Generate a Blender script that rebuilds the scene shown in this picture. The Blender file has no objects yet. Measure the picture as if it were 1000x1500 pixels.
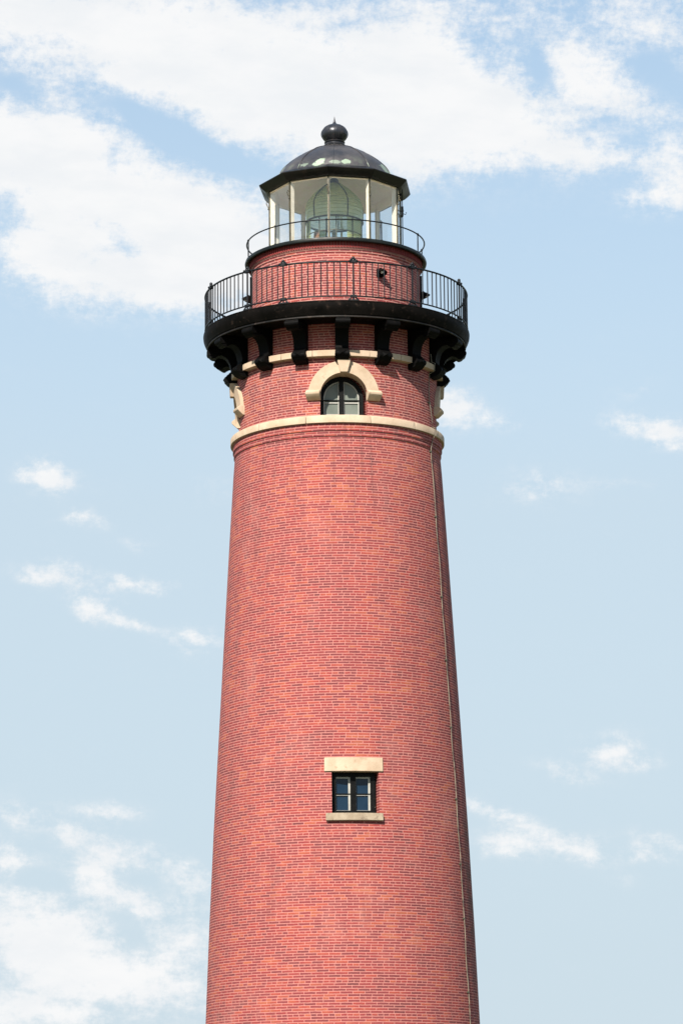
import bpy, bmesh, math, random
from mathutils import Vector, Matrix
random.seed(7)
R = math.radians
PI = math.pi
scene = bpy.context.scene
col = scene.collection

# ------------------------------------------------------------------ camera
DIST = 90.0
cam_d = bpy.data.cameras.new("camera")
cam = bpy.data.objects.new("camera", cam_d)
col.objects.link(cam)
cam_d.sensor_fit = 'VERTICAL'
cam_d.sensor_height = 36.0
cam_d.lens = 4700 / 1500 * 36.0
cam_d.clip_start = 0.5
cam_d.clip_end = 40000
cam.matrix_world = (Matrix.Translation((0, -DIST, 1.7)) @ Matrix.Rotation(R(-0.063), 4, 'Z')
                    @ Matrix.Rotation(R(90 + 11.9), 4, 'X') @ Matrix.Rotation(R(-0.54), 4, 'Z'))
scene.camera = cam

# ------------------------------------------------------------------ light
SUN_AZ = -19.0      # degrees to the left of the camera's side of the tower
SUN_EL = 42.0
sd = bpy.data.lights.new("sun", 'SUN')
sd.energy = 5.0
sd.angle = R(0.53)
sd.color = (1.0, 0.94, 0.84)
sun = bpy.data.objects.new("sun", sd)
col.objects.link(sun)
to_sun = Vector((math.sin(R(SUN_AZ)) * math.cos(R(SUN_EL)), -math.cos(R(SUN_AZ)) * math.cos(R(SUN_EL)), math.sin(R(SUN_EL))))
sun.rotation_euler = to_sun.to_track_quat('Z', 'Y').to_euler()
scene.view_settings.view_transform = 'Standard'
scene.view_settings.look = 'None'
scene.view_settings.gamma = 1
scene.view_settings.use_curve_mapping = False
scene.view_settings.exposure = 1.0


# ------------------------------------------------------------------ node helpers
class NT:
    def __init__(self, tree):
        self.t = tree
        self.n = tree.nodes
        self.l = tree.links

    def node(self, typ, **kw):
        nd = self.n.new(typ)
        for k, v in kw.items():
            setattr(nd, k, v)
        return nd

    def put(self, sock, v):
        if hasattr(v, 'is_output'):
            self.l.new(v, sock)
        else:
            sock.default_value = v

    def m(self, op, a, b=0.0, c=0.0):
        nd = self.node('ShaderNodeMath', operation=op)
        for i, v in enumerate((a, b, c)):
            self.put(nd.inputs[i], v)
        return nd.outputs[0]

    def mr(self, v, a, b, c=0.0, d=1.0, smooth=True):
        nd = self.node('ShaderNodeMapRange', interpolation_type='SMOOTHSTEP' if smooth else 'LINEAR')
        for i, x in enumerate((v, a, b, c, d)):
            self.put(nd.inputs[i], x)
        return nd.outputs[0]

    def mix(self, f, a, b, blend='MIX'):
        nd = self.node('ShaderNodeMix', data_type='RGBA', blend_type=blend)
        self.put(nd.inputs[0], f)
        self.put(nd.inputs[6], a)
        self.put(nd.inputs[7], b)
        return nd.outputs[2]

    def noise(self, vec, scale, detail=4.0, rough=0.55, dim='3D', dist=0.0):
        nd = self.node('ShaderNodeTexNoise', noise_dimensions=dim)
        if vec is not None:
            self.l.new(vec, nd.inputs['Vector'])
        nd.inputs['Scale'].default_value = scale
        nd.inputs['Detail'].default_value = detail
        nd.inputs['Roughness'].default_value = rough
        nd.inputs['Distortion'].default_value = dist
        return nd.outputs[0]

    def xyz(self, a=0.0, b=0.0, c=0.0):
        nd = self.node('ShaderNodeCombineXYZ')
        for i, v in enumerate((a, b, c)):
            self.put(nd.inputs[i], v)
        return nd.outputs[0]

    def sep(self, v):
        nd = self.node('ShaderNodeSeparateXYZ')
        self.l.new(v, nd.inputs[0])
        return nd.outputs

    def ramp(self, f, stops, interp='LINEAR'):
        nd = self.node('ShaderNodeValToRGB')
        cr = nd.color_ramp
        cr.interpolation = interp
        while len(cr.elements) < len(stops):
            cr.elements.new(0.5)
        for e, (p, c) in zip(cr.elements, stops):
            e.position = p
            e.color = (*c, 1) if len(c) == 3 else c
        self.put(nd.inputs[0], f)
        return nd.outputs[0]


# ------------------------------------------------------------------ world: blue summer sky with drifting cloud
world = bpy.data.worlds.new("World")
scene.world = world
world.use_nodes = True
W = NT(world.node_tree)
W.n.clear()
w_out = W.node('ShaderNodeOutputWorld')
bg = W.node('ShaderNodeBackground')
bg.inputs[1].default_value = 0.10
W.l.new(bg.outputs[0], w_out.inputs[0])
sky = W.node('ShaderNodeTexSky', sky_type='NISHITA')
sky.sun_disc = False
sky.sun_elevation = R(SUN_EL)
# Blender's Nishita sun: rotation 0 lies on +Y and turns clockwise seen from above
sky.sun_rotation = math.atan2(to_sun.x, to_sun.y)
sky.air_density = 1.0
sky.dust_density = 0.6
sky.ozone_density = 2.0
tc = W.node('ShaderNodeTexCoord')
dx, dy, dz = W.sep(tc.outputs['Generated'])
az = W.m('MULTIPLY', W.m('ARCTAN2', dx, dy), 180 / PI)             # degrees right of north
el = W.m('MULTIPLY', W.m('ARCSINE', dz), 180 / PI)                 # degrees above the horizon
sph = W.xyz(az, el, 0.0)
# each bank of cloud: azimuth, elevation, half widths, tilt, weight (degrees of sky)
BANKS = [
    (-3.19, 20.25, 2.80, 0.85, -14, 1.00), (-0.20, 19.65, 3.17, 1.16, -8, 1.10), (0.84, 18.81, 1.95, 0.73, -5, 0.80), (1.62, 20.01, 1.22, 1.22, 0, 0.70), (-5.67, 20.73, 1.95, 0.43, -12, 0.80), (-2.00, 18.93, 1.10, 0.37, -20, 0.45),
    (2.66, 20.07, 0.37, 0.49, 30, -0.30), (3.82, 19.65, 0.30, 0.55, 20, -0.30), (5.89, 19.77, 0.43, 0.30, -35, -0.20),
    (4.34, 19.77, 1.10, 0.73, -30, 0.80), (3.41, 18.69, 1.58, 0.49, -12, 0.80), (5.23, 19.18, 0.73, 0.30, -30, 0.50), (1.86, 18.39, 0.73, 0.43, 0, 0.60), (6.04, 20.37, 1.10, 0.61, -30, 0.70), (4.81, 18.15, 1.34, 0.20, -8, 0.45), (6.28, 18.09, 0.49, 0.49, 0, 0.75), (6.26, 17.37, 0.67, 0.27, 5, 0.80), (3.33, 18.00, 0.24, 0.11, 0, 0.35),
    (-6.04, 20.07, 0.49, 0.37, -30, 0.40), (-5.12, 19.71, 0.61, 0.30, -30, 0.42), (-3.88, 19.59, 0.49, 0.24, 0, 0.40),
    (-5.84, 18.21, 1.34, 0.85, -20, 1.00), (-4.70, 18.69, 0.98, 0.49, -15, 0.80), (-3.77, 17.37, 2.07, 0.73, -14, 1.10), (-2.48, 16.89, 1.58, 0.73, -15, 1.05), (-4.13, 16.16, 1.83, 0.55, -8, 0.90), (-2.98, 16.04, 1.46, 0.43, 5, 0.70), (-1.97, 16.28, 0.98, 0.37, 10, 0.60), (-5.42, 16.89, 0.98, 0.73, -10, 0.70), (-6.18, 18.69, 0.43, 0.49, 0, 0.60),
    (-4.01, 16.76, 0.55, 0.27, -30, -0.95), (-6.19, 17.25, 0.37, 0.30, 0, -0.55), (-5.17, 17.31, 0.49, 0.10, -25, -0.50), (-4.24, 18.19, 0.22, 0.27, 0, -0.70), (-3.41, 18.69, 0.73, 0.30, -30, -0.30),
    (-5.31, 12.55, 0.51, 0.24, -6, 0.95), (-4.73, 11.75, 0.43, 0.15, -8, 0.50), (-3.67, 11.35, 0.37, 0.15, 0, 0.25), (-5.46, 10.78, 0.43, 0.16, -5, 0.80), (-4.65, 10.74, 0.61, 0.22, -15, 0.35), (-3.91, 10.60, 0.20, 0.09, 0, 0.65), (-3.35, 10.62, 0.27, 0.10, 8, 0.70), (-4.36, 10.22, 0.37, 0.18, -15, 0.90), (-3.77, 9.95, 0.43, 0.11, -15, 0.50), (-2.60, 9.61, 0.46, 0.20, -3, 0.60), (-2.31, 12.27, 0.49, 0.24, 0, 0.18),
    (2.10, 13.73, 0.46, 0.27, -8, 1.00), (3.01, 13.48, 0.30, 0.15, -10, 0.40), (5.58, 13.34, 0.61, 0.20, -10, 0.85), (6.13, 13.06, 0.43, 0.24, -10, 0.75), (5.47, 14.00, 0.49, 0.15, 0, 0.20), (3.68, 12.27, 0.61, 0.30, -6, 0.40), (5.05, 12.33, 0.73, 0.10, 0, 0.20),
    (4.92, 7.54, 0.55, 0.24, -12, 0.90), (4.12, 7.16, 0.55, 0.17, -14, 0.50), (2.40, 6.67, 0.27, 0.12, -35, 0.55), (2.95, 6.37, 0.43, 0.17, -25, 0.60), (3.50, 6.17, 0.30, 0.15, -20, 0.60), (3.07, 5.89, 0.51, 0.21, -5, 0.80), (4.27, 5.89, 0.46, 0.21, -15, 0.85), (5.39, 5.73, 0.39, 0.13, -3, 0.70), (5.82, 5.95, 0.61, 0.12, -10, 0.50), (4.96, 5.35, 0.37, 0.15, 0, 0.20),
    (-5.58, 6.55, 0.55, 0.27, -5, 0.50), (-4.11, 6.55, 0.43, 0.17, -5, 0.70), (-4.84, 6.19, 0.27, 0.18, -35, 0.50), (-5.88, 5.77, 0.37, 0.24, -10, 0.75), (-4.22, 5.71, 0.43, 0.34, -20, 1.00), (-3.43, 5.73, 0.49, 0.22, -10, 0.40), (-2.51, 5.35, 0.49, 0.27, -15, 0.70), (-5.32, 4.39, 1.10, 0.85, -20, 1.00), (-3.85, 5.11, 0.73, 0.24, -25, 0.60), (-4.46, 3.79, 1.34, 0.49, -20, 0.95), (-2.93, 4.27, 0.73, 0.37, -25, 0.60), (-5.55, 3.07, 1.34, 0.30, 0, 1.00), (-3.36, 3.55, 0.73, 0.30, -20, 0.75), (-2.63, 4.87, 0.37, 0.15, -20, 0.35),
    (-5.32, 5.41, 0.55, 0.20, -8, -0.50), (-3.66, 5.38, 0.30, 0.17, -8, -0.30), (-3.97, 4.80, 0.37, 0.15, -10, -0.30), (-3.60, 4.36, 0.39, 0.22, -25, -0.40), (-5.00, 3.37, 0.34, 0.15, 0, -0.45), (-4.09, 3.19, 0.49, 0.18, -20, -0.50), (-3.17, 3.25, 0.24, 0.24, 0, -0.40),
    (-5.94, 19.29, 0.61, 0.39, -25, -0.55), (-4.58, 19.18, 0.73, 0.29, -20, -0.40), (-3.15, 18.69, 1.10, 0.37, -25, -0.60), (-1.86, 18.15, 0.61, 0.27, -25, -0.50), (2.66, 20.01, 0.34, 0.49, 30, -0.30), (3.82, 19.65, 0.30, 0.59, 20, -0.70), (5.89, 19.71, 0.55, 0.30, -35, -0.30), (5.27, 18.51, 0.73, 0.27, -25, -0.25), (1.93, 18.81, 0.55, 0.15, -40, -0.35), (0.32, 20.73, 0.73, 0.30, 0, -0.25), (-5.55, 17.01, 0.73, 0.12, -25, -0.35), (-2.15, 20.25, 0.73, 0.12, -30, -0.20),
]
warp2 = W.node('ShaderNodeTexNoise')
W.l.new(tc.outputs['Generated'], warp2.inputs['Vector'])
warp2.inputs['Scale'].default_value = 55.0
warp2.inputs['Detail'].default_value = 6.0
warp2.inputs['Roughness'].default_value = 0.6
vm = W.node('ShaderNodeVectorMath', operation='MULTIPLY_ADD')
W.l.new(warp2.outputs['Color'], vm.inputs[0])
vm.inputs[1].default_value = (0.9, 0.62, 0.0)
vm.inputs[2].default_value = (-0.45, -0.31, 0.0)
va = W.node('ShaderNodeVectorMath', operation='ADD')
W.l.new(sph, va.inputs[0])
W.l.new(vm.outputs[0], va.inputs[1])
field = None
place = va.outputs[0]
for i, (a, e, sx, sy, rot, wgt) in enumerate(BANKS):
    if i and i % 6 == 0:            # chain the banks so the shader works through them a few at a time
        ch = W.node('ShaderNodeVectorMath', operation='MULTIPLY_ADD')
        W.l.new(field, ch.inputs[0])
        ch.inputs[1].default_value = (1e-6, 1e-6, 0)
        W.l.new(place, ch.inputs[2])
        place = ch.outputs[0]
    mp = W.node('ShaderNodeMapping', vector_type='TEXTURE')
    W.l.new(place, mp.inputs[0])
    mp.inputs['Location'].default_value = (a, e, 0)
    mp.inputs['Rotation'].default_value = (0, 0, R(rot))
    mp.inputs['Scale'].default_value = (sx, sy, 1)
    dt = W.node('ShaderNodeVectorMath', operation='DOT_PRODUCT')
    W.l.new(mp.outputs[0], dt.inputs[0])
    W.l.new(mp.outputs[0], dt.inputs[1])
    g = W.m('MULTIPLY', W.m('POWER', 2.71828, W.m('MULTIPLY', dt.outputs['Value'], -0.8)), wgt)
    field = g if field is None else W.m('ADD', field, g)
mps = W.node('ShaderNodeMapping')
W.l.new(sph, mps.inputs[0])
mps.inputs['Rotation'].default_value = (0, 0, R(24))
mps.inputs['Scale'].default_value = (0.65, 1.5, 1)
streak = W.noise(mps.outputs[0], 1.25, 9.0, 0.62)
fine = W.noise(sph, 4.6, 10.0, 0.70)
mpw = W.node('ShaderNodeMapping')
W.l.new(sph, mpw.inputs[0])
mpw.inputs['Rotation'].default_value = (0, 0, R(33))
mpw.inputs['Scale'].default_value = (0.5, 1.35, 1)
wisp = W.noise(mpw.outputs[0], 3.1, 8.0, 0.68)
nz = W.m('ADD', W.m('MULTIPLY', W.m('SUBTRACT', wisp, 0.5), 0.9), W.m('ADD', W.m('MULTIPLY', W.m('SUBTRACT', streak, 0.5), 1.7), W.m('MULTIPLY', W.m('SUBTRACT', fine, 0.5), 1.5)))
dens = W.m('ADD', field, W.m('MULTIPLY', nz, W.mr(field, 0.02, 0.4, 0.18, 1.2)))
cover = W.mr(dens, -0.02, 1.22)
cover = W.m('MULTIPLY', cover, 0.97)
# far from the framed sky the same kind of cloud carries on at random
other = W.mr(W.noise(tc.outputs['Generated'], 3.0, 8.0, 0.6), 0.58, 0.78)
inside = W.m('MULTIPLY', W.mr(W.m('ABSOLUTE', az), 8.5, 13.0, 1.0, 0.0), W.mr(el, 23.0, 27.0, 1.0, 0.0))
cov = W.m('ADD', W.m('MULTIPLY', cover, inside), W.m('MULTIPLY', other, W.m('SUBTRACT', 1.0, inside)))
shade = W.mr(W.noise(mpw.outputs[0], 1.0, 6.0, 0.58), 0.32, 0.66)
cloud_col = W.mix(shade, (4.42, 4.52, 4.62, 1), (4.78, 4.79, 4.80, 1))
# thin high veil that pales the blue, thickest low down
veil = W.m('MULTIPLY', W.mr(el, 12.0, 26.0, 1.0, 0.22, False), W.mr(el, 4.0, 14.0, 0.97, 0.88, False))
blue = W.mix(veil, W.mix(1.0, sky.outputs[0], (0.97, 1.02, 0.95, 1), 'MULTIPLY'), (2.98, 3.56, 4.0, 1))
W.l.new(W.mix(cov, blue, cloud_col), bg.inputs[0])


# ------------------------------------------------------------------ materials
def new_mat(name):
    m = bpy.data.materials.new(name)
    m.use_nodes = True
    t = NT(m.node_tree)
    return m, t, t.n['Principled BSDF']


COURSE = 0.0735


def brick_material(name, r0, slope, stained=False, joint=0.0, pale=0.0):
    """American bond laid round a drum: r0 + slope * z is the wall radius the bricks are counted on."""
    m, t, p = new_mat(name)
    tco = t.node('ShaderNodeTexCoord').outputs['Object']
    wob = t.noise(tco, 9.0, 2.0)
    x, y, z = t.sep(tco)
    th = t.m('ARCTAN2', x, t.m('MULTIPLY', y, -1.0))
    zz = t.m('ADD', t.m('DIVIDE', z, COURSE), t.m('MULTIPLY', t.m('SUBTRACT', wob, 0.5), 0.22))
    row = t.m('FLOOR', zz)
    fz = t.m('FRACT', zz)
    head = t.m('LESS_THAN', t.m('FLOORED_MODULO', row, 6.0), 0.5)
    rr = t.m('ADD', t.m('MULTIPLY', row, COURSE * slope), r0)
    n = t.m('ROUND', t.m('MULTIPLY', rr, 2 * PI / 0.318))
    n = t.m('MULTIPLY', n, t.m('ADD', head, 1.0))
    wn = t.node('ShaderNodeTexWhiteNoise', noise_dimensions='1D')
    t.put(wn.inputs['W'], row)
    off = t.m('ADD', t.m('MULTIPLY', t.m('FLOORED_MODULO', row, 2.0), 0.5), t.m('MULTIPLY', wn.outputs['Value'], 0.3))
    u = t.m('ADD', t.m('MULTIPLY', t.m('MULTIPLY', th, n), 1 / (2 * PI)), t.m('ADD', off, 400.0))
    u = t.m('ADD', u, t.m('MULTIPLY', t.m('SUBTRACT', t.noise(tco, 5.0, 1.0), 0.5), 0.10))
    cidx = t.m('FLOOR', u)
    fu = t.m('FRACT', u)
    blen = t.m('DIVIDE', 0.318, t.m('ADD', head, 1.0))
    du = t.m('MULTIPLY', t.m('MINIMUM', fu, t.m('SUBTRACT', 1.0, fu)), blen)
    dzz = t.m('MULTIPLY', t.m('MINIMUM', fz, t.m('SUBTRACT', 1.0, fz)), COURSE)
    edge = t.m('MINIMUM', t.m('MULTIPLY', du, 1.25 - 90 * joint), dzz)
    jit = t.m('MULTIPLY', t.m('SUBTRACT', t.noise(tco, 26.0, 2.0), 0.5), 0.008)
    mortar = t.mr(t.m('ADD', edge, jit), 0.0066 + joint, 0.0140 + joint, 1.0, 0.0)
    wb = t.node('ShaderNodeTexWhiteNoise', noise_dimensions='2D')
    t.put(wb.inputs['Vector'], t.xyz(cidx, row, 0))
    rnd = wb.outputs['Value']
    r2 = t.sep(wb.outputs['Color'])[1]
    patch = t.noise(tco, 0.75, 4.0, 0.6)
    patch2 = t.noise(tco, 2.6, 3.0, 0.6)
    # dusky, rose, red and orange bricks, coming in loose drifts
    v = t.m('ADD', t.m('MULTIPLY', t.m('SUBTRACT', rnd, 0.5), 0.72), t.m('MULTIPLY', t.m('SUBTRACT', patch2, 0.5), 0.85))
    v = t.m('ADD', v, t.m('ADD', t.m('MULTIPLY', t.m('SUBTRACT', patch, 0.5), 0.8), 0.47))
    base = t.ramp(v, [(0.0, (0.095, 0.022, 0.026)), (0.22, (0.138, 0.024, 0.029)), (0.40, (0.165, 0.024, 0.028)), (0.58, (0.21, 0.026, 0.027)),
                      (0.74, (0.265, 0.044, 0.030)), (0.92, (0.30, 0.080, 0.038))])
    base = t.mix(t.mr(r2, 0.0, 1.0, 0.0, 0.3), base, (0.19, 0.045, 0.045, 1))
    speck = t.noise(tco, 60.0, 2.0)
    base = t.mix(t.mr(speck, 0.35, 0.7, 0.0, 0.22), base, (0.30, 0.10, 0.085, 1))
    mort = t.mix(t.noise(tco, 12.0, 3.0), (0.34, 0.122, 0.104, 1), (0.43, 0.178, 0.154, 1))
    mort = t.mix(pale, mort, (0.52, 0.30, 0.25, 1))
    colr = t.mix(mortar, base, mort)
    # weathering: broad runs, paler low, sooty under the ledges
    run = t.noise(t.xyz(t.m('MULTIPLY', th, 5.0), t.m('MULTIPLY', z, 0.22), 0.0), 1.6, 5.0, 0.6)
    colr = t.mix(t.mr(run, 0.5, 0.8, 0.0, 0.30), colr, (0.12, 0.035, 0.035, 1))
    damp = t.noise(t.xyz(t.m('MULTIPLY', th, 22.0), t.m('MULTIPLY', z, 0.35), 5.0), 1.3, 4.0, 0.6)
    damp = t.m('MULTIPLY', t.mr(damp, 0.48, 0.72, 0.0, 0.34), t.mr(z, 18.0, 22.2, 0.12, 1.0))
    colr = t.mix(damp, colr, (0.075, 0.032, 0.032, 1))
    bloom = t.mr(t.noise(t.xyz(t.m('MULTIPLY', th, 3.4), t.m('MULTIPLY', z, 0.5), 3.0), 1.1, 6.0, 0.68), 0.50, 0.76, 0.0, 0.17)
    colr = t.mix(bloom, colr, (0.46, 0.25, 0.21, 1))
    if stained:
        ang = t.m('MULTIPLY', th, 180 / PI)
        s = t.m('MULTIPLY', t.mr(ang, 66.0, 76.0), t.m('MULTIPLY', t.mr(z, 6.6, 8.0), t.mr(z, 10.5, 12.6, 1.0, 0.0)))
        s = t.m('MULTIPLY', s, t.mr(t.noise(tco, 1.3, 4.0), 0.3, 0.62))
        colr = t.mix(t.m('MULTIPLY', s, 0.62), colr, (0.05, 0.042, 0.035, 1))
    t.l.new(colr, p.inputs['Base Color'])
    p.inputs['Roughness'].default_value = 0.86
    p.inputs['Specular IOR Level'].default_value = 0.25
    hgt = t.m('ADD', t.m('MULTIPLY', mortar, -1.0), t.m('MULTIPLY', speck, 0.25))
    bp = t.node('ShaderNodeBump')
    bp.inputs['Strength'].default_value = 0.45
    bp.inputs['Distance'].default_value = 0.012
    t.l.new(hgt, bp.inputs['Height'])
    t.l.new(bp.outputs[0], p.inputs['Normal'])
    return m


def weathered(name, c1, c2, rough=0.5, metal=0.0, scale=2.0, c3=None, f3=(0.6, 0.75), bump=0.004, spec=0.5):
    m, t, p = new_mat(name)
    tco = t.node('ShaderNodeTexCoord').outputs['Object']
    n1 = t.noise(tco, scale, 6.0, 0.62)
    c = t.mix(t.mr(n1, 0.32, 0.68), (*c1, 1), (*c2, 1))
    if c3:
        n3 = t.noise(tco, scale * 2.7, 7.0, 0.65)
        c = t.mix(t.mr(n3, *f3), c, (*c3, 1))
    t.l.new(c, p.inputs['Base Color'])
    p.inputs['Metallic'].default_value = metal
    p.inputs['Specular IOR Level'].default_value = spec
    t.put(p.inputs['Roughness'], t.mr(n1, 0.3, 0.7, rough - 0.08, rough + 0.12))
    bp = t.node('ShaderNodeBump')
    bp.inputs['Strength'].default_value = 0.5
    bp.inputs['Distance'].default_value = bump
    t.l.new(t.noise(tco, scale * 9, 5.0, 0.6), bp.inputs['Height'])
    t.l.new(bp.outputs[0], p.inputs['Normal'])
    return m


MB_SHAFT = brick_material('brick shaft', 4.03, -0.0535, True, 0.0002, 0.05)
MB_DRUM = brick_material('brick drum', 2.88, 0.0, False, 0.0010, 0.25)
MB_WATCH = brick_material('brick watch room', 2.44, 0.0, False, 0.0014, 0.35)
M_STONE = weathered('sandstone', (0.36, 0.265, 0.185), (0.44, 0.34, 0.25), 0.85, 0, 2.2, (0.25, 0.165, 0.105), (0.55, 0.80), 0.006, 0.2)
M_SILL = weathered('worn sandstone', (0.24, 0.185, 0.13), (0.33, 0.27, 0.20), 0.88, 0, 3.0, (0.15, 0.11, 0.08), (0.5, 0.75), 0.008, 0.2)
M_IRON = weathered('black iron', (0.0022, 0.002, 0.002), (0.004, 0.0036, 0.0036), 0.58, 0.0, 3.0, (0.030, 0.018, 0.013), (0.62, 0.76), 0.003, 0.05)
M_DECK = weathered('weathered iron', (0.0020, 0.0018, 0.0016), (0.0055, 0.0044, 0.0038), 0.52, 0.0, 2.0, (0.034, 0.023, 0.018), (0.54, 0.76), 0.006, 0.045)
M_RAIL = weathered('railing iron', (0.004, 0.005, 0.006), (0.008, 0.009, 0.011), 0.42, 0.0, 4.0, (0.025, 0.017, 0.014), (0.64, 0.76), 0.002, 0.25)
M_CREAM = weathered('cream paint', (0.66, 0.60, 0.50), (0.74, 0.68, 0.58), 0.55, 0, 5.0, (0.38, 0.27, 0.19), (0.66, 0.8), 0.002)
M_LINING = weathered('lantern lining', (0.86, 0.70, 0.58), (0.90, 0.78, 0.66), 0.7, 0, 2.0, (0.80, 0.74, 0.50), (0.5, 0.75), 0.003)
M_BRONZE = weathered('bronze frame', (0.05, 0.045, 0.03), (0.10, 0.085, 0.05), 0.45, 0.3, 6.0)
M_BRASS = weathered('lens brass', (0.045, 0.048, 0.034), (0.09, 0.09, 0.06), 0.4, 0.4, 6.0)
M_BLACKPAINT = weathered('black window paint', (0.002, 0.002, 0.002), (0.0035, 0.0035, 0.0035), 0.5, 0, 6.0, (0.26, 0.24, 0.20), (0.665, 0.72), 0.003, 0.1)
M_SASH = weathered('sash paint', (0.26, 0.255, 0.23), (0.34, 0.33, 0.30), 0.6, 0, 6.0, (0.10, 0.09, 0.08), (0.68, 0.8), 0.002)
M_CABLE = weathered('cable', (0.13, 0.112, 0.08), (0.21, 0.18, 0.13), 0.6, 0, 1.2, (0.06, 0.055, 0.042), (0.46, 0.62), 0.002)
M_COPPER = weathered('copper', (0.40, 0.18, 0.11), (0.46, 0.24, 0.16), 0.45, 0.3, 4.0)


def roof_material():
    m, t, p = new_mat('roof bronze')
    tco = t.node('ShaderNodeTexCoord').outputs['Object']
    x, y, z = t.sep(tco)
    n1 = t.noise(tco, 1.6, 7.0, 0.65)
    c = t.mix(t.mr(n1, 0.3, 0.7), (0.034, 0.034, 0.039, 1), (0.075, 0.068, 0.070, 1))
    n4 = t.noise(tco, 7.0, 6.0, 0.7)
    c = t.mix(t.mr(n4, 0.56, 0.8, 0, 0.5), c, (0.13, 0.11, 0.095, 1))
    # patches of pale verdigris gathered on the flatter skirt of the dome
    th = t.m('MULTIPLY', t.m('ARCTAN2', x, t.m('MULTIPLY', y, -1.0)), 180 / PI)
    wob = t.m('MULTIPLY', t.m('SUBTRACT', t.noise(tco, 5.0, 5.0, 0.65), 0.5), 5.0)

    def blotch(a0, z0, sa, sz, w):
        q = t.m('ADD', t.m('POWER', t.m('DIVIDE', t.m('SUBTRACT', th, a0), sa), 2.0), t.m('POWER', t.m('DIVIDE', t.m('SUBTRACT', z, z0), sz), 2.0))
        return t.mr(t.m('ADD', q, wob), 0.75, 1.15, w, 0.0)

    pat = blotch(-15.0, 30.62, 7.0, 0.12, 0.9)
    for bb in ((11.5, 30.64, 4.0, 0.09, 0.8), (-31.0, 30.62, 5.0, 0.07, 0.5), (-1.0, 30.62, 6.0, 0.06, 0.4), (62, 30.7, 9, 0.15, 0.6), (-75, 30.75, 9, 0.12, 0.6), (140, 30.7, 12, 0.15, 0.8)):
        pat = t.m('MAXIMUM', pat, blotch(*bb))
    c = t.mix(pat, c, (0.34, 0.42, 0.31, 1))
    gr = t.mr(t.noise(tco, 3.3, 5.0, 0.6), 0.5, 0.75, 0, 0.45)
    c = t.mix(t.m('MULTIPLY', gr, t.mr(z, 30.6, 31.0, 1.0, 0.0)), c, (0.15, 0.18, 0.13, 1))
    t.l.new(c, p.inputs['Base Color'])
    p.inputs['Metallic'].default_value = 0.35
    t.put(p.inputs['Roughness'], t.mr(n1, 0.3, 0.7, 0.34, 0.52))
    bp = t.node('ShaderNodeBump')
    bp.inputs['Strength'].default_value = 0.5
    bp.inputs['Distance'].default_value = 0.02
    t.l.new(t.noise(tco, 3.0, 4.0, 0.55), bp.inputs['Height'])
    t.l.new(bp.outputs[0], p.inputs['Normal'])
    return m


M_ROOF = roof_material()
M_FINIAL = weathered('finial bronze', (0.018, 0.020, 0.026), (0.036, 0.035, 0.040), 0.34, 0.4, 3.0, (0.075, 0.052, 0.045), (0.55, 0.75), 0.004)
M_EAVE = weathered('eave iron', (0.004, 0.0035, 0.0033), (0.010, 0.007, 0.006), 0.38, 0.0, 1.8, (0.026, 0.015, 0.012), (0.55, 0.75), 0.004, 0.3)


def pane_material(name, tint, rough=0.02):
    """Clear sheet glass: lets light straight through, mirrors at the grazing angle."""
    m, t, p = new_mat(name)
    t.n.remove(p)
    out = t.n['Material Output']
    tr = t.node('ShaderNodeBsdfTransparent')
    tr.inputs[0].default_value = (*tint, 1)
    gl = t.node('ShaderNodeBsdfGlossy')
    gl.inputs['Roughness'].default_value = rough
    gl.inputs['Color'].default_value = (1, 1, 1, 1)
    fr = t.node('ShaderNodeFresnel')
    geo = t.node('ShaderNodeNewGeometry')
    t.l.new(t.m('SUBTRACT', 1.5, t.m('MULTIPLY', geo.outputs['Backfacing'], 1.5 - 1 / 1.5)), fr.inputs[0])
    mx = t.node('ShaderNodeMixShader')
    t.l.new(fr.outputs[0], mx.inputs[0])
    t.l.new(tr.outputs[0], mx.inputs[1])
    t.l.new(gl.outputs[0], mx.inputs[2])
    t.l.new(mx.outputs[0], out.inputs[0])
    return m


M_PANE = pane_material('lantern glass', (0.98, 0.985, 0.98))


def lens_material():
    m, t, p = new_mat('lens glass')
    out = t.n['Material Output']
    tco = t.node('ShaderNodeTexCoord').outputs['Object']
    n1 = t.noise(tco, 2.2, 3.0)
    c = t.mix(t.mr(n1, 0.35, 0.65), (0.56, 0.65, 0.45, 1), (0.72, 0.73, 0.43, 1))
    t.l.new(c, p.inputs['Base Color'])
    p.inputs['Roughness'].default_value = 0.12
    p.inputs['Specular IOR Level'].default_value = 0.9
    tr = t.node('ShaderNodeBsdfTransparent')
    tr.inputs[0].default_value = (0.93, 0.97, 0.91, 1)
    tl = t.node('ShaderNodeBsdfTranslucent')
    tl.inputs[0].default_value = (0.80, 0.87, 0.56, 1)
    m1 = t.node('ShaderNodeMixShader')
    m1.inputs[0].default_value = 0.45
    t.l.new(tr.outputs[0], m1.inputs[1])
    t.l.new(tl.outputs[0], m1.inputs[2])
    m2 = t.node('ShaderNodeMixShader')
    m2.inputs[0].default_value = 0.42
    t.l.new(m1.outputs[0], m2.inputs[1])
    t.l.new(p.outputs[0], m2.inputs[2])
    t.l.new(m2.outputs[0], out.inputs[0])
    return m


M_LENS = lens_material()
M_LENS_CLEAR = pane_material('clear lens glass', (0.90, 0.96, 0.94), 0.05)


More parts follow.
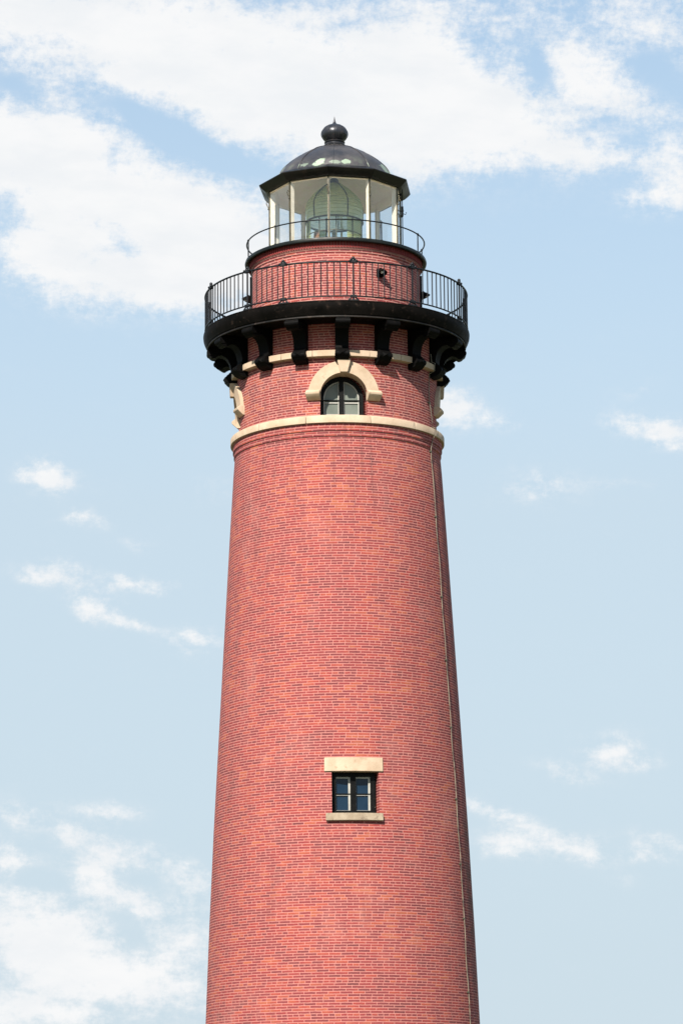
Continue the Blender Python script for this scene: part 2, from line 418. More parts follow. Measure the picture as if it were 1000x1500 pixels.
def glazing_material(name, c1, c2, scale):
    m, t, p = new_mat(name)
    tco = t.node('ShaderNodeTexCoord').outputs['Object']
    n1 = t.noise(tco, scale, 3.0)
    t.l.new(t.mix(t.mr(n1, 0.3, 0.7), (*c1, 1), (*c2, 1)), p.inputs['Base Color'])
    p.inputs['Roughness'].default_value = 0.08
    p.inputs['Specular IOR Level'].default_value = 0.25
    bp = t.node('ShaderNodeBump')
    bp.inputs['Strength'].default_value = 0.15
    bp.inputs['Distance'].default_value = 0.01
    t.l.new(t.noise(tco, 2.5, 2.0), bp.inputs['Height'])
    t.l.new(bp.outputs[0], p.inputs['Normal'])
    return m


M_GLAZE_GREY = glazing_material('dull grey glazing', (0.10, 0.115, 0.10), (0.14, 0.155, 0.135), 1.6)
M_GLAZE_BLUE = glazing_material('blue glazing', (0.004, 0.014, 0.030), (0.008, 0.022, 0.042), 1.2)


# ------------------------------------------------------------------ mesh helpers
def finish(name, bm, mat, parent=None, smooth=None, label=None):
    bmesh.ops.remove_doubles(bm, verts=bm.verts, dist=1e-5)
    bmesh.ops.recalc_face_normals(bm, faces=bm.faces)
    me = bpy.data.meshes.new(name)
    if smooth is not None:
        for f in bm.faces:
            f.smooth = True
        lim = math.cos(R(smooth))
        for e in bm.edges:
            if len(e.link_faces) == 2:
                if e.link_faces[0].normal.dot(e.link_faces[1].normal) < lim:
                    e.smooth = False
    bm.to_mesh(me)
    bm.free()
    mats = mat if isinstance(mat, (list, tuple)) else [mat]
    for mm in mats:
        me.materials.append(mm)
    o = bpy.data.objects.new(name, me)
    col.objects.link(o)
    if parent is not None:
        o.parent = parent
    if label:
        o['label'] = label
    return o


def pol(r, th, z):
    """th in degrees, 0 faces the camera side (-Y), positive to the right (+X)."""
    a = R(th)
    return Vector((r * math.sin(a), -r * math.cos(a), z))


def lathe(bm, prof, seg=128, closed=False, off=0.0):
    rings = []
    for (r, z) in prof:
        if r < 1e-6:
            rings.append([bm.verts.new((0, 0, z))])
        else:
            rings.append([bm.verts.new(pol(r, off + 360.0 * i / seg, z)) for i in range(seg)])
    n = len(rings)
    for k in range(n if closed else n - 1):
        a, b = rings[k], rings[(k + 1) % n]
        for i in range(seg):
            j = (i + 1) % seg
            if len(a) == 1 and len(b) == 1:
                continue
            if len(a) == 1:
                bm.faces.new((a[0], b[i], b[j]))
            elif len(b) == 1:
                bm.faces.new((a[i], a[j], b[0]))
            else:
                bm.faces.new((a[i], a[j], b[j], b[i]))


def arc_block(bm, prof, a0, a1, seg):
    """A block of closed (r, z) section swept from a0 to a1 degrees, with end faces."""
    rings = []
    for i in range(seg + 1):
        th = a0 + (a1 - a0) * i / seg
        rings.append([bm.verts.new(pol(r, th, z)) for (r, z) in prof])
    m = len(prof)
    for i in range(seg):
        for k in range(m):
            bm.faces.new((rings[i][k], rings[i][(k + 1) % m], rings[i + 1][(k + 1) % m], rings[i + 1][k]))
    bm.faces.new(rings[0])
    bm.faces.new(rings[-1])


def tube(bm, pts, rad, seg=8, closed=False, caps=True):
    pts = [Vector(p) for p in pts]
    n = len(pts)
    rings = []
    for i, p in enumerate(pts):
        if closed:
            d = pts[(i + 1) % n] - pts[i - 1]
        else:
            d = pts[min(i + 1, n - 1)] - pts[max(i - 1, 0)]
        d.normalize()
        up = Vector((0, 0, 1)) if abs(d.z) < 0.9 else Vector((0, 1, 0))
        s = d.cross(up).normalized()
        u = s.cross(d).normalized()
        rr = rad[i] if isinstance(rad, (list, tuple)) else rad
        rings.append([bm.verts.new(p + (s * math.cos(2 * PI * k / seg) + u * math.sin(2 * PI * k / seg)) * rr) for k in range(seg)])
    for i in range(n if closed else n - 1):
        a, b = rings[i], rings[(i + 1) % n]
        for k in range(seg):
            bm.faces.new((a[k], a[(k + 1) % seg], b[(k + 1) % seg], b[k]))
    if caps and not closed:
        bm.faces.new(rings[0])
        bm.faces.new(list(reversed(rings[-1])))


def ring_pts(r, z, n=160, a0=0.0, a1=360.0):
    return [pol(r, a0 + (a1 - a0) * i / n, z) for i in range(n if a1 - a0 >= 360 else n + 1)]


def box(bm, th, r0, r1, s0, s1, z0, z1):
    """Box standing on the radius at angle th: r0..r1 outwards, s0..s1 sideways, z0..z1 up."""
    a = R(th)
    n = Vector((math.sin(a), -math.cos(a), 0))
    t = Vector((math.cos(a), math.sin(a), 0))
    v = [bm.verts.new(n * r + t * s + Vector((0, 0, z))) for z in (z0, z1) for (r, s) in ((r0, s0), (r1, s0), (r1, s1), (r0, s1))]
    fs = [(0, 1, 2, 3), (7, 6, 5, 4), (0, 4, 5, 1), (1, 5, 6, 2), (2, 6, 7, 3), (3, 7, 4, 0)]
    return [bm.faces.new([v[i] for i in f]) for f in fs]


def ball(bm, c, r, sz=1.0):
    bmesh.ops.create_uvsphere(bm, u_segments=12, v_segments=8, radius=r, matrix=Matrix.Translation(c) @ Matrix.Diagonal((1, 1, sz, 1)))


def bevel(bm, w, seg=1):
    es = [e for e in bm.edges if len(e.link_faces) == 2 and e.link_faces[0].normal.dot(e.link_faces[1].normal) < 0.8]
    bmesh.ops.bevel(bm, geom=es, offset=w, segments=seg, affect='EDGES')


def catmull(pts, n=5):
    out = []
    m = len(pts)
    for i in range(m - 1):
        p0, p1, p2, p3 = pts[max(i - 1, 0)], pts[i], pts[i + 1], pts[min(i + 2, m - 1)]
        for k in range(n):
            t = k / n
            out.append(tuple(0.5 * (2 * p1[j] + (p2[j] - p0[j]) * t + (2 * p0[j] - 5 * p1[j] + 4 * p2[j] - p3[j]) * t * t
                                    + (3 * p1[j] - p0[j] - 3 * p2[j] + p3[j]) * t ** 3) for j in range(2)))
    out.append(tuple(pts[-1]))
    return out


def carve(o, cutters):
    for c in cutters:
        md = o.modifiers.new('cut', 'BOOLEAN')
        md.operation = 'DIFFERENCE'
        md.solver = 'EXACT'
        md.object = c
    dg = bpy.context.evaluated_depsgraph_get()
    me = bpy.data.meshes.new_from_object(o.evaluated_get(dg))
    o.modifiers.clear()
    old = o.data
    me.name = old.name
    o.data = me
    for c in cutters:
        bpy.data.objects.remove(c)


def tag(o, label, cat, group=None, kind=None):
    if label:
        o['label'] = label
    if cat:
        o['category'] = cat
    if group:
        o['group'] = group
    if kind:
        o['kind'] = kind
    return o


def empty(name, loc=(0, 0, 0)):
    o = bpy.data.objects.new(name, None)
    o.location = loc
    col.objects.link(o)
    return o


# ------------------------------------------------------------------ ground
gm, t, p = new_mat('dune sand')
tco = t.node('ShaderNodeTexCoord').outputs['Object']
g1 = t.noise(tco, 0.05, 6.0, 0.6)
g2 = t.noise(tco, 1.5, 5.0, 0.6)
c = t.mix(g2, (0.26, 0.215, 0.15, 1), (0.33, 0.275, 0.20, 1))
c = t.mix(t.mr(g1, 0.36, 0.5), c, (0.055, 0.075, 0.03, 1))
t.l.new(c, p.inputs['Base Color'])
p.inputs['Roughness'].default_value = 0.95
bm = bmesh.new()
lathe(bm, [(0, 0), (60, 0), (400, -0.5), (3000, -4), (15000, -30)], 64)
ground = finish('ground', bm, gm, None, 60)
tag(ground, 'pale dune sand with patches of beach grass round the tower', None, None, 'structure')

# ------------------------------------------------------------------ lighthouse
LH = empty('lighthouse')
tag(LH, 'tall tapering red brick lighthouse with black iron gallery and glazed lantern', 'lighthouse')

# --- brick shaft with its corbelled lip
ZS = 22.57
shaft_prof = [(0, -0.3), (4.06, -0.3), (4.06, 0.02), (3.98, 3.0), (3.796, 6.154), (3.690, 8.848), (3.565, 11.518), (3.414, 14.26), (3.261, 16.997),
              (3.100, 19.867), (2.990, 21.668), (2.950, 22.20), (2.978, 22.215), (2.978, 22.355), (3.004, 22.365), (3.004, ZS), (0, ZS)]
bm = bmesh.new()
lathe(bm, shaft_prof, 224)
shaft = finish('brick_shaft', bm, MB_SHAFT, LH, 40)

WIN2 = 6.0          # degrees: the square window
rW = 3.535
bm = bmesh.new()
box(bm, WIN2, rW - 0.55, rW + 0.02, -0.605, 0.60, 11.60, 12.80)
tw = Vector((math.cos(R(WIN2)), math.sin(R(WIN2)), 0))
for v_ in bm.verts:              # the right-hand reveal is splayed
    if v_.co.dot(tw) > 0 and v_.co.dot(Vector((math.sin(R(WIN2)), -math.cos(R(WIN2)), 0))) > rW - 0.2:
        v_.co += tw * 0.125
    if v_.co.dot(Vector((math.sin(R(WIN2)), -math.cos(R(WIN2)), 0))) > rW - 0.2:
        v_.co += Vector((math.sin(R(WIN2)), -math.cos(R(WIN2)), 0)) * 0.12
cut = finish('cutter', bm, MB_SHAFT)
carve(shaft, [cut])

# --- drum under the gallery
WIN1 = 3.8
RD = 2.880
bm = bmesh.new()
lathe(bm, [(0, 22.58), (RD, 22.58), (RD, 25.56), (0, 25.56)], 224)
drum = finish('brick_drum', bm, MB_DRUM, LH, 40)
cutters = []
ARCH_Z = 23.385
ARCH_R = 0.655
side_angles = [WIN1, WIN1 - 90, WIN1 + 90]


def arched_outline(hw, z0, zc, n=24):
    pts = [(-hw, z0), (hw, z0)]
    pts += [(hw * math.cos(PI * i / n), zc + hw * math.sin(PI * i / n)) for i in range(n + 1)]
    return pts


def prism(bm, th, pts, r0, r1):
    a = R(th)
    n = Vector((math.sin(a), -math.cos(a), 0))
    t_ = Vector((math.cos(a), math.sin(a), 0))
    A = [bm.verts.new(n * r0 + t_ * s + Vector((0, 0, z))) for s, z in pts]
    B = [bm.verts.new(n * r1 + t_ * s + Vector((0, 0, z))) for s, z in pts]
    m = len(pts)
    for i in range(m):
        bm.faces.new((A[i], A[(i + 1) % m], B[(i + 1) % m], B[i]))
    bm.faces.new(A)
    bm.faces.new(list(reversed(B)))


for th in side_angles:
    bm = bmesh.new()
    prism(bm, th, arched_outline(ARCH_R, 22.80, ARCH_Z), RD - 0.50, RD + 0.5)
    cutters.append(finish('cutter', bm, MB_DRUM))
carve(drum, cutters)

# --- stone string course: long blocks with open joints
bm = bmesh.new()
sec = [(2.80, 22.575), (3.072, 22.575), (3.072, 22.765), (2.90, 22.835), (2.80, 22.835)]
edges = [-178, -150, -124, -100, -73, -46.0, -16.6, 17.8, 45.5, 70, 97, 126, 154, 182]
for a0, a1 in zip(edges, edges[1:]):
    arc_block(bm, sec, a0 + 0.10, a1 - 0.10, 14)
bevel(bm, 0.007, 1)
finish('string_course', bm, M_STONE, LH, 40)

# --- stone belt behind the bracket feet
BR0, BRN = 2.9, 16
bm = bmesh.new()
sec = [(2.80, 24.495), (3.050, 24.495), (3.050, 24.668), (2.80, 24.675)]
for k in range(BRN):
    c0 = BR0 + k * 360 / BRN
    w = 360 / BRN
    jf = random.choice((0.3, 0.5, 0.66, 1.0))
    if jf < 1:
        arc_block(bm, sec, c0 + 0.2, c0 + w * jf - 0.1, 6)
        arc_block(bm, sec, c0 + w * jf + 0.1, c0 + w, 6)
    else:
        arc_block(bm, sec, c0 + 0.2, c0 + w, 9)
bevel(bm, 0.006, 1)
finish('belt_course', bm, M_STONE, LH, 40)


# --- arched windows: stone hood, black frame, two lights
def bent(th, s, z, d):
    return pol(RD + d, th + math.degrees(s / RD), z)


def hood(th):
    bm = bmesh.new()
    N = 30
    ro, ri, d0, d1 = 0.985, ARCH_R - 0.008, -0.46, 0.105

    def voussoir(a0, a1, ro_, ri_, dd, steps):
        rings = []
        for i in range(steps + 1):
            a = a0 + (a1 - a0) * i / steps
            ca, sa = math.cos(a), math.sin(a)
            rin = []
            for (rr, d) in ((ri_, -0.40), (ri_, dd), (ro_, dd), (ro_, -0.05)):
                if d < -0.3:
                    # the soffit runs straight back into the opening
                    th_ = R(th)
                    n = Vector((math.sin(th_), -math.cos(th_), 0))
                    tt = Vector((math.cos(th_), math.sin(th_), 0))
                    rin.append(bm.verts.new(n * (RD - 0.42) + tt * (rr * ca) + Vector((0, 0, ARCH_Z + rr * sa))))
                else:
                    rin.append(bm.verts.new(bent(th, rr * ca, ARCH_Z + rr * sa, d)))
            rings.append(rin)
        for i in range(steps):
            for k in range(4):
                bm.faces.new((rings[i][k], rings[i][(k + 1) % 4], rings[i + 1][(k + 1) % 4], rings[i + 1][k]))
        bm.faces.new(rings[0])
        bm.faces.new(rings[-1])

    g = 0.006
    voussoir(R(1), R(83.5) - g, ro, ri, d1, 14)
    voussoir(R(96.5) + g, R(179), ro, ri, d1, 14)
    o = finish('stone_hood', bm, M_STONE, LH, 35)
    # keystone
    bm = bmesh.new()
    vs = []
    for d in (-0.40, 0.225):
        for (s, z) in ((-0.095, ARCH_Z + ri - 0.012), (0.095, ARCH_Z + ri - 0.012), (0.185, ARCH_Z + ro + 0.03), (-0.185, ARCH_Z + ro + 0.03)):
            q = d if z < ARCH_Z + 0.8 or d > 0 else -0.05
            vs.append(bm.verts.new(bent(th, s, z, q if d < 0 else (d - (0.02 if z < ARCH_Z + 0.8 else 0)))))
    for f in ((0, 1, 2, 3), (7, 6, 5, 4), (0, 4, 5, 1), (1, 5, 6, 2), (2, 6, 7, 3), (3, 7, 4, 0)):
        bm.faces.new([vs[i] for i in f])
    bevel(bm, 0.012, 2)
    finish('keystone', bm, M_STONE, o, 35)
    # label stops: a chamfered block with its underside cut back to the wall
    for sg in (-1, 1):
        bm = bmesh.new()
        sect = [(-0.05, 0.165), (0.12, 0.165), (0.215, 0.095), (0.215, 0.030), (0.055, -0.115), (-0.05, -0.115)]
        ends = [[bm.verts.new(bent(th, sg * s_, ARCH_Z + z, d)) for d, z in sect] for s_ in (ARCH_R - 0.004, 0.84, 1.03)]
        for e0, e1 in zip(ends, ends[1:]):
            for k in range(6):
                bm.faces.new((e0[k], e0[(k + 1) % 6], e1[(k + 1) % 6], e1[k]))
        bm.faces.new(ends[0])
        bm.faces.new(ends[-1])
        bevel(bm, 0.008, 1)
        finish('label_stop', bm, M_STONE, o, 25)
    return o


def extrude_outline(bm, th, outer, inner, r0, r1):
    """Frame ring between two outlines of equal vertex count."""
    a = R(th)
    n = Vector((math.sin(a), -math.cos(a), 0))
    t_ = Vector((math.cos(a), math.sin(a), 0))
    P = lambda s, z, r: bm.verts.new(n * r + t_ * s + Vector((0, 0, z)))
    O0 = [P(s, z, r0) for s, z in outer]
    I0 = [P(s, z, r0) for s, z in inner]
    O1 = [P(s, z, r1) for s, z in outer]
    I1 = [P(s, z, r1) for s, z in inner]
    m = len(outer)
    for i in range(m):
        j = (i + 1) % m
        bm.faces.new((O1[i], O1[j], I1[j], I1[i]))
        bm.faces.new((O0[j], O0[i], I0[i], I0[j]))
        bm.faces.new((I1[i], I1[j], I0[j], I0[i]))
        bm.faces.new((O0[i], O0[j], O1[j], O1[i]))


def arched_window(th):
    rf = RD - 0.34          # front of the frame
    sh = -0.045             # the frame stands a little off centre
    hw = 0.615
    outl = [(s + sh, z) for s, z in arched_outline(hw, 22.838, ARCH_Z, 24)]
    inn = [(s + sh, z) for s, z in arched_outline(hw - 0.105, 22.905, ARCH_Z, 24)]
    bm = bmesh.new()
    extrude_outline(bm, th, outl, inn, rf - 0.16, rf)
    box(bm, th, rf - 0.13, rf + 0.012, sh - 0.062, sh + 0.062, 22.84, ARCH_Z + hw - 0.10)
    o = finish('arched_window', bm, M_BLACKPAINT, LH, 35)
    for sg in (-1, 1):
        # sash: pale inner edge, a thin black bar above a grey rail
        x0, x1 = 0.066, hw - 0.118
        ns = 10
        out2 = []
        zt = lambda s: ARCH_Z + math.sqrt(max((hw - 0.112) ** 2 - s * s, 0))
        base = [(x0, 22.91), (x1, 22.91)] + [(x1 - (x1 - x0) * i / ns, 0) for i in range(ns + 1)]
        outline = []
        for s, z in base[:2]:
            outline.append((s, z))
        for s, z in base[2:]:
            outline.append((s, zt(s)))
        inner = [(x0 + 0.026, 22.945), (x1 - 0.028, 22.945)]
        for i in range(ns + 1):
            s = (x1 - 0.028) - (x1 - x0 - 0.054) * i / ns
            inner.append((s, ARCH_Z + math.sqrt(max((hw - 0.145) ** 2 - s * s, 0.0004))))
        mirror = lambda L: [(sg * s + sh, z) for s, z in L]
        bm = bmesh.new()
        extrude_outline(bm, th, mirror(outline), mirror(inner), rf - 0.12, rf - 0.055)
        a0, a1 = sorted((sg * x0 + sh, sg * x1 + sh))
        box(bm, th, rf - 0.115, rf - 0.060, a0 + 0.02, a1 - 0.02, 23.255, 23.290)
        s_ = finish('sash', bm, M_SASH, o)
        bm = bmesh.new()
        prism(bm, th, mirror([(s * 1.0, z) for s, z in inner]), rf - 0.100, rf - 0.088)
        finish('pane', bm, M_GLAZE_GREY, o)
        bm = bmesh.new()
        box(bm, th, rf - 0.10, rf - 0.030, a0, a1, 23.325, 23.350)
        finish('glazing_bar', bm, M_BLACKPAINT, o)
    return o


for th in side_angles:
    hood(th)
    arched_window(th)

# --- square window low on the shaft
ZB, ZT = 11.625, 12.745
rf = rW - 0.27


def shaft_bent(th, s, z, d):
    return pol(rW + d - (z - 12.2) * 0.055, th + math.degrees(s / rW), z)


def curved_slab(s0, s1, z0, z1, d0, d1, n=10):
    bm = bmesh.new()
    A = []
    for i in range(n + 1):
        s = s0 + (s1 - s0) * i / n
        A.append([bm.verts.new(shaft_bent(WIN2, s, z, d)) for (z, d) in ((z0, d0), (z0, d1), (z1, d1), (z1, d0))])
    for i in range(n):
        for k in range(4):
            bm.faces.new((A[i][k], A[i][(k + 1) % 4], A[i + 1][(k + 1) % 4], A[i + 1][k]))
    bm.faces.new(A[0])
    bm.faces.new(A[-1])
    bevel(bm, 0.010, 2)
    return bm


bm = bmesh.new()
rect = lambda h, a, b: [(-h, a), (h, a), (h, b), (-h, b)]
extrude_outline(bm, WIN2, rect(0.60, ZB - 0.02, ZT), rect(0.475, ZB + 0.085, ZT - 0.115), rf - 0.16, rf)
box(bm, WIN2, rf - 0.13, rf + 0.012, -0.072, 0.072, ZB, ZT - 0.01)
SW = finish('square_window', bm, M_BLACKPAINT, LH)
for sg in (-1, 1):
    c0 = sg * 0.272
    z0, z1 = ZB + 0.085, ZT - 0.115
    sq = lambda h, a, b: [(c0 - h, a), (c0 + h, a), (c0 + h, b), (c0 - h, b)]
    bm = bmesh.new()
    extrude_outline(bm, WIN2, [(c0 - 0.195, z0), (c0 + 0.197, z0), (c0 + 0.197, z1), (c0 - 0.195, z1)],
                    [(c0 - 0.191, z0 + 0.012), (c0 + 0.142, z0 + 0.012), (c0 + 0.142, z1 - 0.045), (c0 - 0.191, z1 - 0.045)], rf - 0.12, rf - 0.045)
    box(bm, WIN2, rf - 0.11, rf - 0.055, c0 - 0.191, c0 + 0.142, 12.122, 12.148)
    finish('sash', bm, M_SASH, SW)
    bm = bmesh.new()
    box(bm, WIN2, rf - 0.105, rf - 0.090, c0 - 0.191, c0 + 0.142, z0 + 0.012, z1 - 0.045)
    finish('pane', bm, M_GLAZE_BLUE, SW)
    bm = bmesh.new()
    box(bm, WIN2, rf - 0.10, rf - 0.030, c0 - 0.195, c0 + 0.195, 12.155, 12.178)
    finish('glazing_bar', bm, M_BLACKPAINT, SW)
finish('window_lintel', curved_slab(-0.81, 0.81, 12.752, 13.135, -0.40, 0.035), M_STONE, LH, 35)
finish('window_sill', curved_slab(-0.76, 0.76, 11.405, 11.607, -0.45, 0.095), M_SILL, LH, 35)

# --- iron brackets
brk = [(2.86, 25.47), (3.70, 25.47)]
nose = [(3.715, 25.44), (3.725, 25.35), (3.69, 25.24), (3.60, 25.165), (3.52, 25.165), (3.44, 25.225), (3.34, 25.235), (3.23, 25.19), (3.13, 25.08),
        (3.075, 24.93), (3.055, 24.80), (3.085, 24.715), (3.17, 24.655), (3.215, 24.56), (3.205, 24.47), (3.13, 24.39), (3.03, 24.345), (2.93, 24.325), (2.86, 24.32)]
brk += catmull(nose, 4)
HWB = 0.185


def bracket_mesh():
    bm = bmesh.new()
    A = [bm.verts.new((-HWB, -r, z)) for r, z in brk]
    B = [bm.verts.new((HWB, -r, z)) for r, z in brk]
    m = len(brk)
    for i in range(m):
        bm.faces.new((A[i], A[(i + 1) % m], B[(i + 1) % m], B[i]))
    bm.faces.new(A)
    bm.faces.new(list(reversed(B)))
    bevel(bm, 0.012, 1)
    for sg in (-1, 1):          # raised scrolls on both cheeks
        sp = []
        for i in range(34):
            a = i / 33 * 3.6 * PI
            q = 0.21 * (1 - i / 40)
            sp.append((sg * (HWB + 0.004), -(3.47 + q * math.cos(a + 0.4)), 25.30 + 0.45 * q * math.sin(a + 0.4)))
        tube(bm, sp, 0.020, 6)
        sp = []
        for i in range(24):
            a = i / 23 * 2.6 * PI
            q = 0.085 * (1 - i / 30)
            sp.append((sg * (HWB + 0.004), -(3.09 + q * math.cos(a + 2.5)), 24.52 + q * math.sin(a + 2.5)))
        tube(bm, sp, 0.016, 6)
    # rolled nose under the deck and a faceted boss on the foot
    tube(bm, [(-HWB - 0.02, -3.66, 25.33), (HWB + 0.02, -3.66, 25.33)], 0.095, 14)
    tube(bm, [(-HWB - 0.015, -3.155, 24.535), (HWB + 0.015, -3.155, 24.535)], 0.088, 14)
    bz = 24.55
    vs = [bm.verts.new((x, -3.225, z)) for x, z in ((-0.11, bz - 0.07), (0.11, bz - 0.07), (0.11, bz + 0.07), (-0.11, bz + 0.07))]
    tip = bm.verts.new((0, -3.285, bz))
    for i in range(4):
        bm.faces.new((vs[i], vs[(i + 1) % 4], tip))
    bm.faces.new(list(reversed(vs)))
    return bm


b0 = finish('bracket', bracket_mesh(), M_IRON, LH, 40)
b0.rotation_euler = (0, 0, R(BR0))
for k in range(1, BRN):
    th = (BR0 + k * 22.5 + 180) % 360 - 180
    if abs(th) > 120:
        continue
    b = b0.copy()
    col.objects.link(b)
    b.parent = LH
    b.rotation_euler = (0, 0, R(th))

# --- gallery deck
bm = bmesh.new()
lathe(bm, [(2.70, 25.474), (3.66, 25.474), (3.675, 25.445), (3.715, 25.435), (3.735, 25.465), (3.730, 25.50), (3.752, 25.51), (3.775, 25.56), (3.815, 25.64),
           (3.842, 25.72), (3.850, 25.785), (3.852, 25.83), (3.838, 25.845), (3.846, 25.865), (3.835, 25.893), (3.78, 25.90), (2.30, 25.93), (2.30, 25.474)], 192, True)
finish('gallery_deck', bm, M_DECK, LH, 30)
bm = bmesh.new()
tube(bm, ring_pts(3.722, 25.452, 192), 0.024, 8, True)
finish('deck_moulding', bm, weathered('sunlit-tone moulding', (0.004, 0.004, 0.004), (0.020, 0.015, 0.013), 0.55, 0, 2.0, (0.055, 0.04, 0.032), (0.55, 0.7), 0.004, 0.25), LH, 60)  # paler rusty brown ring: the rim's sunlit lower edge put into the colour

# --- gallery railing
RR = 3.795
RZ0, RZ1 = 26.015, 27.015
bm = bmesh.new()
tube(bm, ring_pts(RR, RZ1, 220), 0.027, 8, True)
tube(bm, ring_pts(RR, RZ0, 220), 0.022, 8, True)
RAIL = finish('gallery_railing', bm, M_RAIL, LH, 60)
posts = [-70.5, -41.0, -22.8, 7.4, 34.4, 68.0]
nback = 7
gap = (360 - 70.5 - 68.0) / nback
posts += [68.0 + gap * i for i in range(1, nback)]


def post_mesh():
    bm = bmesh.new()
    tube(bm, [(0, -RR, 25.87), (0, -RR, RZ1 + 0.02)], 0.025, 8)
    ball(bm, (0, -RR, RZ1 + 0.105), 0.046)
    for sg in (-1, 1):
        ball(bm, (sg * 0.045, -RR, RZ1 + 0.075), 0.032)
    tube(bm, [(0, -RR, RZ1), (0, -RR, RZ1 + 0.07)], [0.045, 0.03], 8)
    box(bm, 0, RR - 0.045, RR + 0.045, -0.105, 0.105, RZ1 - 0.035, RZ1 + 0.035)       # clamp plates where the lengths of rail meet
    for sg in (-1, 1):
        ball(bm, (sg * 0.09, -RR - 0.03, RZ1 + 0.02), 0.038)
        tube(bm, [(0, -RR, RZ0 + 0.06), (sg * 0.06, -RR, RZ0 - 0.03), (sg * 0.15, -RR, 25.90)], 0.022, 6)
    box(bm, 0, RR - 0.04, RR + 0.04, -0.085, 0.085, RZ0 - 0.030, RZ0 + 0.035)
    box(bm, 0, RR - 0.055, RR + 0.048, -0.12, 0.12, 25.885, 25.915)
    return bm


p0 = finish('post', post_mesh(), M_RAIL, RAIL, 40)
p0.rotation_euler = (0, 0, R(posts[0]))
for a in posts[1:]:
    o = p0.copy()
    col.objects.link(o)
    o.parent = RAIL
    o.rotation_euler = (0, 0, R(a))
bm = bmesh.new()
tube(bm, [(0, -RR, RZ0), (0, -RR, RZ1)], 0.0165, 6)
bal0 = finish('baluster', bm, M_RAIL, RAIL, 60)
first = True
hidden = bmesh.new()
ps = posts + [posts[0] + 360]
for a, b in zip(ps, ps[1:]):
    n = max(1, round((b - a) / 2.74))
    for k in range(1, n):
        th = a + (b - a) * k / n
        thw = (th + 180) % 360 - 180
        if abs(thw) > 141:
            tube(hidden, [pol(RR, th, RZ0), pol(RR, th, RZ1)], 0.0165, 6)
            continue
        o = bal0 if first else bal0.copy()
        if not first:
            col.objects.link(o)
            o.parent = RAIL
        first = False
        o.rotation_euler = (0, 0, R(th + random.uniform(-.12, .12)))
hb = finish('balusters', hidden, M_RAIL, RAIL, 60)
hb['kind'] = 'stuff'

# --- watch room
RWR = 2.435
bm = bmesh.new()
lathe(bm, [(2.2, 25.60), (RWR, 25.60), (RWR, 27.70), (RWR + 0.020, 27.70), (RWR + 0.020, 27.775), (RWR + 0.04, 27.775), (RWR + 0.04, 27.80), (2.2, 27.80)], 192)
finish('watch_room', bm, MB_WATCH, LH, 40)
M_JOINT = weathered('cornice joints', (0.22, 0.085, 0.07), (0.30, 0.13, 0.11), 0.9, 0, 5.0)
bm = bmesh.new()
lathe(bm, [(2.2, 27.80), (2.492, 27.80), (2.492, 27.99), (2.2, 27.99)], 192)
for f_ in bm.faces:
    f_.material_index = 1
ND = 190
for k in range(ND):            # soldier course: bricks stood on end
    th = 360 * k / ND
    arc_block(bm, [(2.47, 27.825), (2.515, 27.825), (2.515, 27.988), (2.47, 27.988)], th - 0.66, th + 0.66, 1)
finish('brick_cornice', bm, [weathered('cornice brick', (0.15, 0.024, 0.024), (0.21, 0.036, 0.034), 0.85, 0, 6.0, (0.05, 0.014, 0.014), (0.6, 0.75), 0.005, 0.2), M_JOINT], LH, 40)
bm = bmesh.new()
lathe(bm, [(1.5, 27.988), (2.56, 27.988), (2.60, 27.965), (2.635, 27.985), (2.645, 28.03), (2.630, 28.075), (2.60, 28.09), (2.50, 28.095), (1.5, 28.12)], 160)
finish('lantern_deck', bm, weathered('dark green iron', (0.004, 0.006, 0.0055), (0.007, 0.009, 0.008), 0.42, 0, 2.0, (0.018, 0.021, 0.017), (0.55, 0.75), 0.003, 0.25), LH, 40)

# --- light rail round the lantern
V0 = -5.6                      # azimuth of the lantern corner nearest the camera
RU, ZU = 2.585, 28.615
bm = bmesh.new()
tube(bm, ring_pts(RU, ZU, 180), 0.020, 8, True)
LR = finish('lantern_railing', bm, M_RAIL, LH, 60)
bm = bmesh.new()
tube(bm, [(0, -RU, 28.06), (0, -RU, 28.30), (0, -RU, ZU)], [0.018, 0.021, 0.018], 8)
ball(bm, (0, -RU, ZU + 0.005), 0.034)
tube(bm, [(0, -RU, 28.055), (0, -RU, 28.10)], 0.04, 8)
s0 = finish('stanchion', bm, M_RAIL, LR, 60)
for k in range(10):
    o = s0 if k == 0 else s0.copy()
    if k:
        col.objects.link(o)
        o.parent = LR
    o.rotation_euler = (0, 0, R(V0 + 36 * k))

# --- lantern: ten sided glazed room
RL = 1.955
ZL0, ZL1 = 28.10, 30.14
bm = bmesh.new()
lathe(bm, [(RL - 0.12, ZL0), (RL + 0.05, ZL0), (RL + 0.05, ZL0 + 0.10), (RL - 0.02, ZL0 + 0.14), (RL - 0.12, ZL0 + 0.14)], 10, True, V0)
LAN = finish('lantern', bm, M_EAVE, LH)
bm = bmesh.new()
box(bm, 0, RL - 0.155, RL - 0.018, -0.027, 0.027, ZL0 + 0.10, ZL1 - 0.02)
f0 = len(bm.faces)
fs = box(bm, 0, RL - 0.018, RL + 0.022, -0.021, 0.021, ZL0 + 0.08, ZL1 + 0.01)
for f in fs:
    f.material_index = 1
mu0 = finish('mullion', bm, [M_CREAM, M_BRONZE], LAN)
bm = bmesh.new()
hk = [(-0.004, -(RL + 0.02), 29.62), (-0.03, -(RL + 0.055), 29.70), (-0.035, -(RL + 0.085), 29.77), (-0.012, -(RL + 0.085), 29.83), (0.0, -(RL + 0.05), 29.80)]
tube(bm, hk, 0.014, 6)
ball(bm, (0, -(RL + 0.03), 29.60), 0.026)
ball(bm, (0, -(RL + 0.03), 29.63), 0.02)
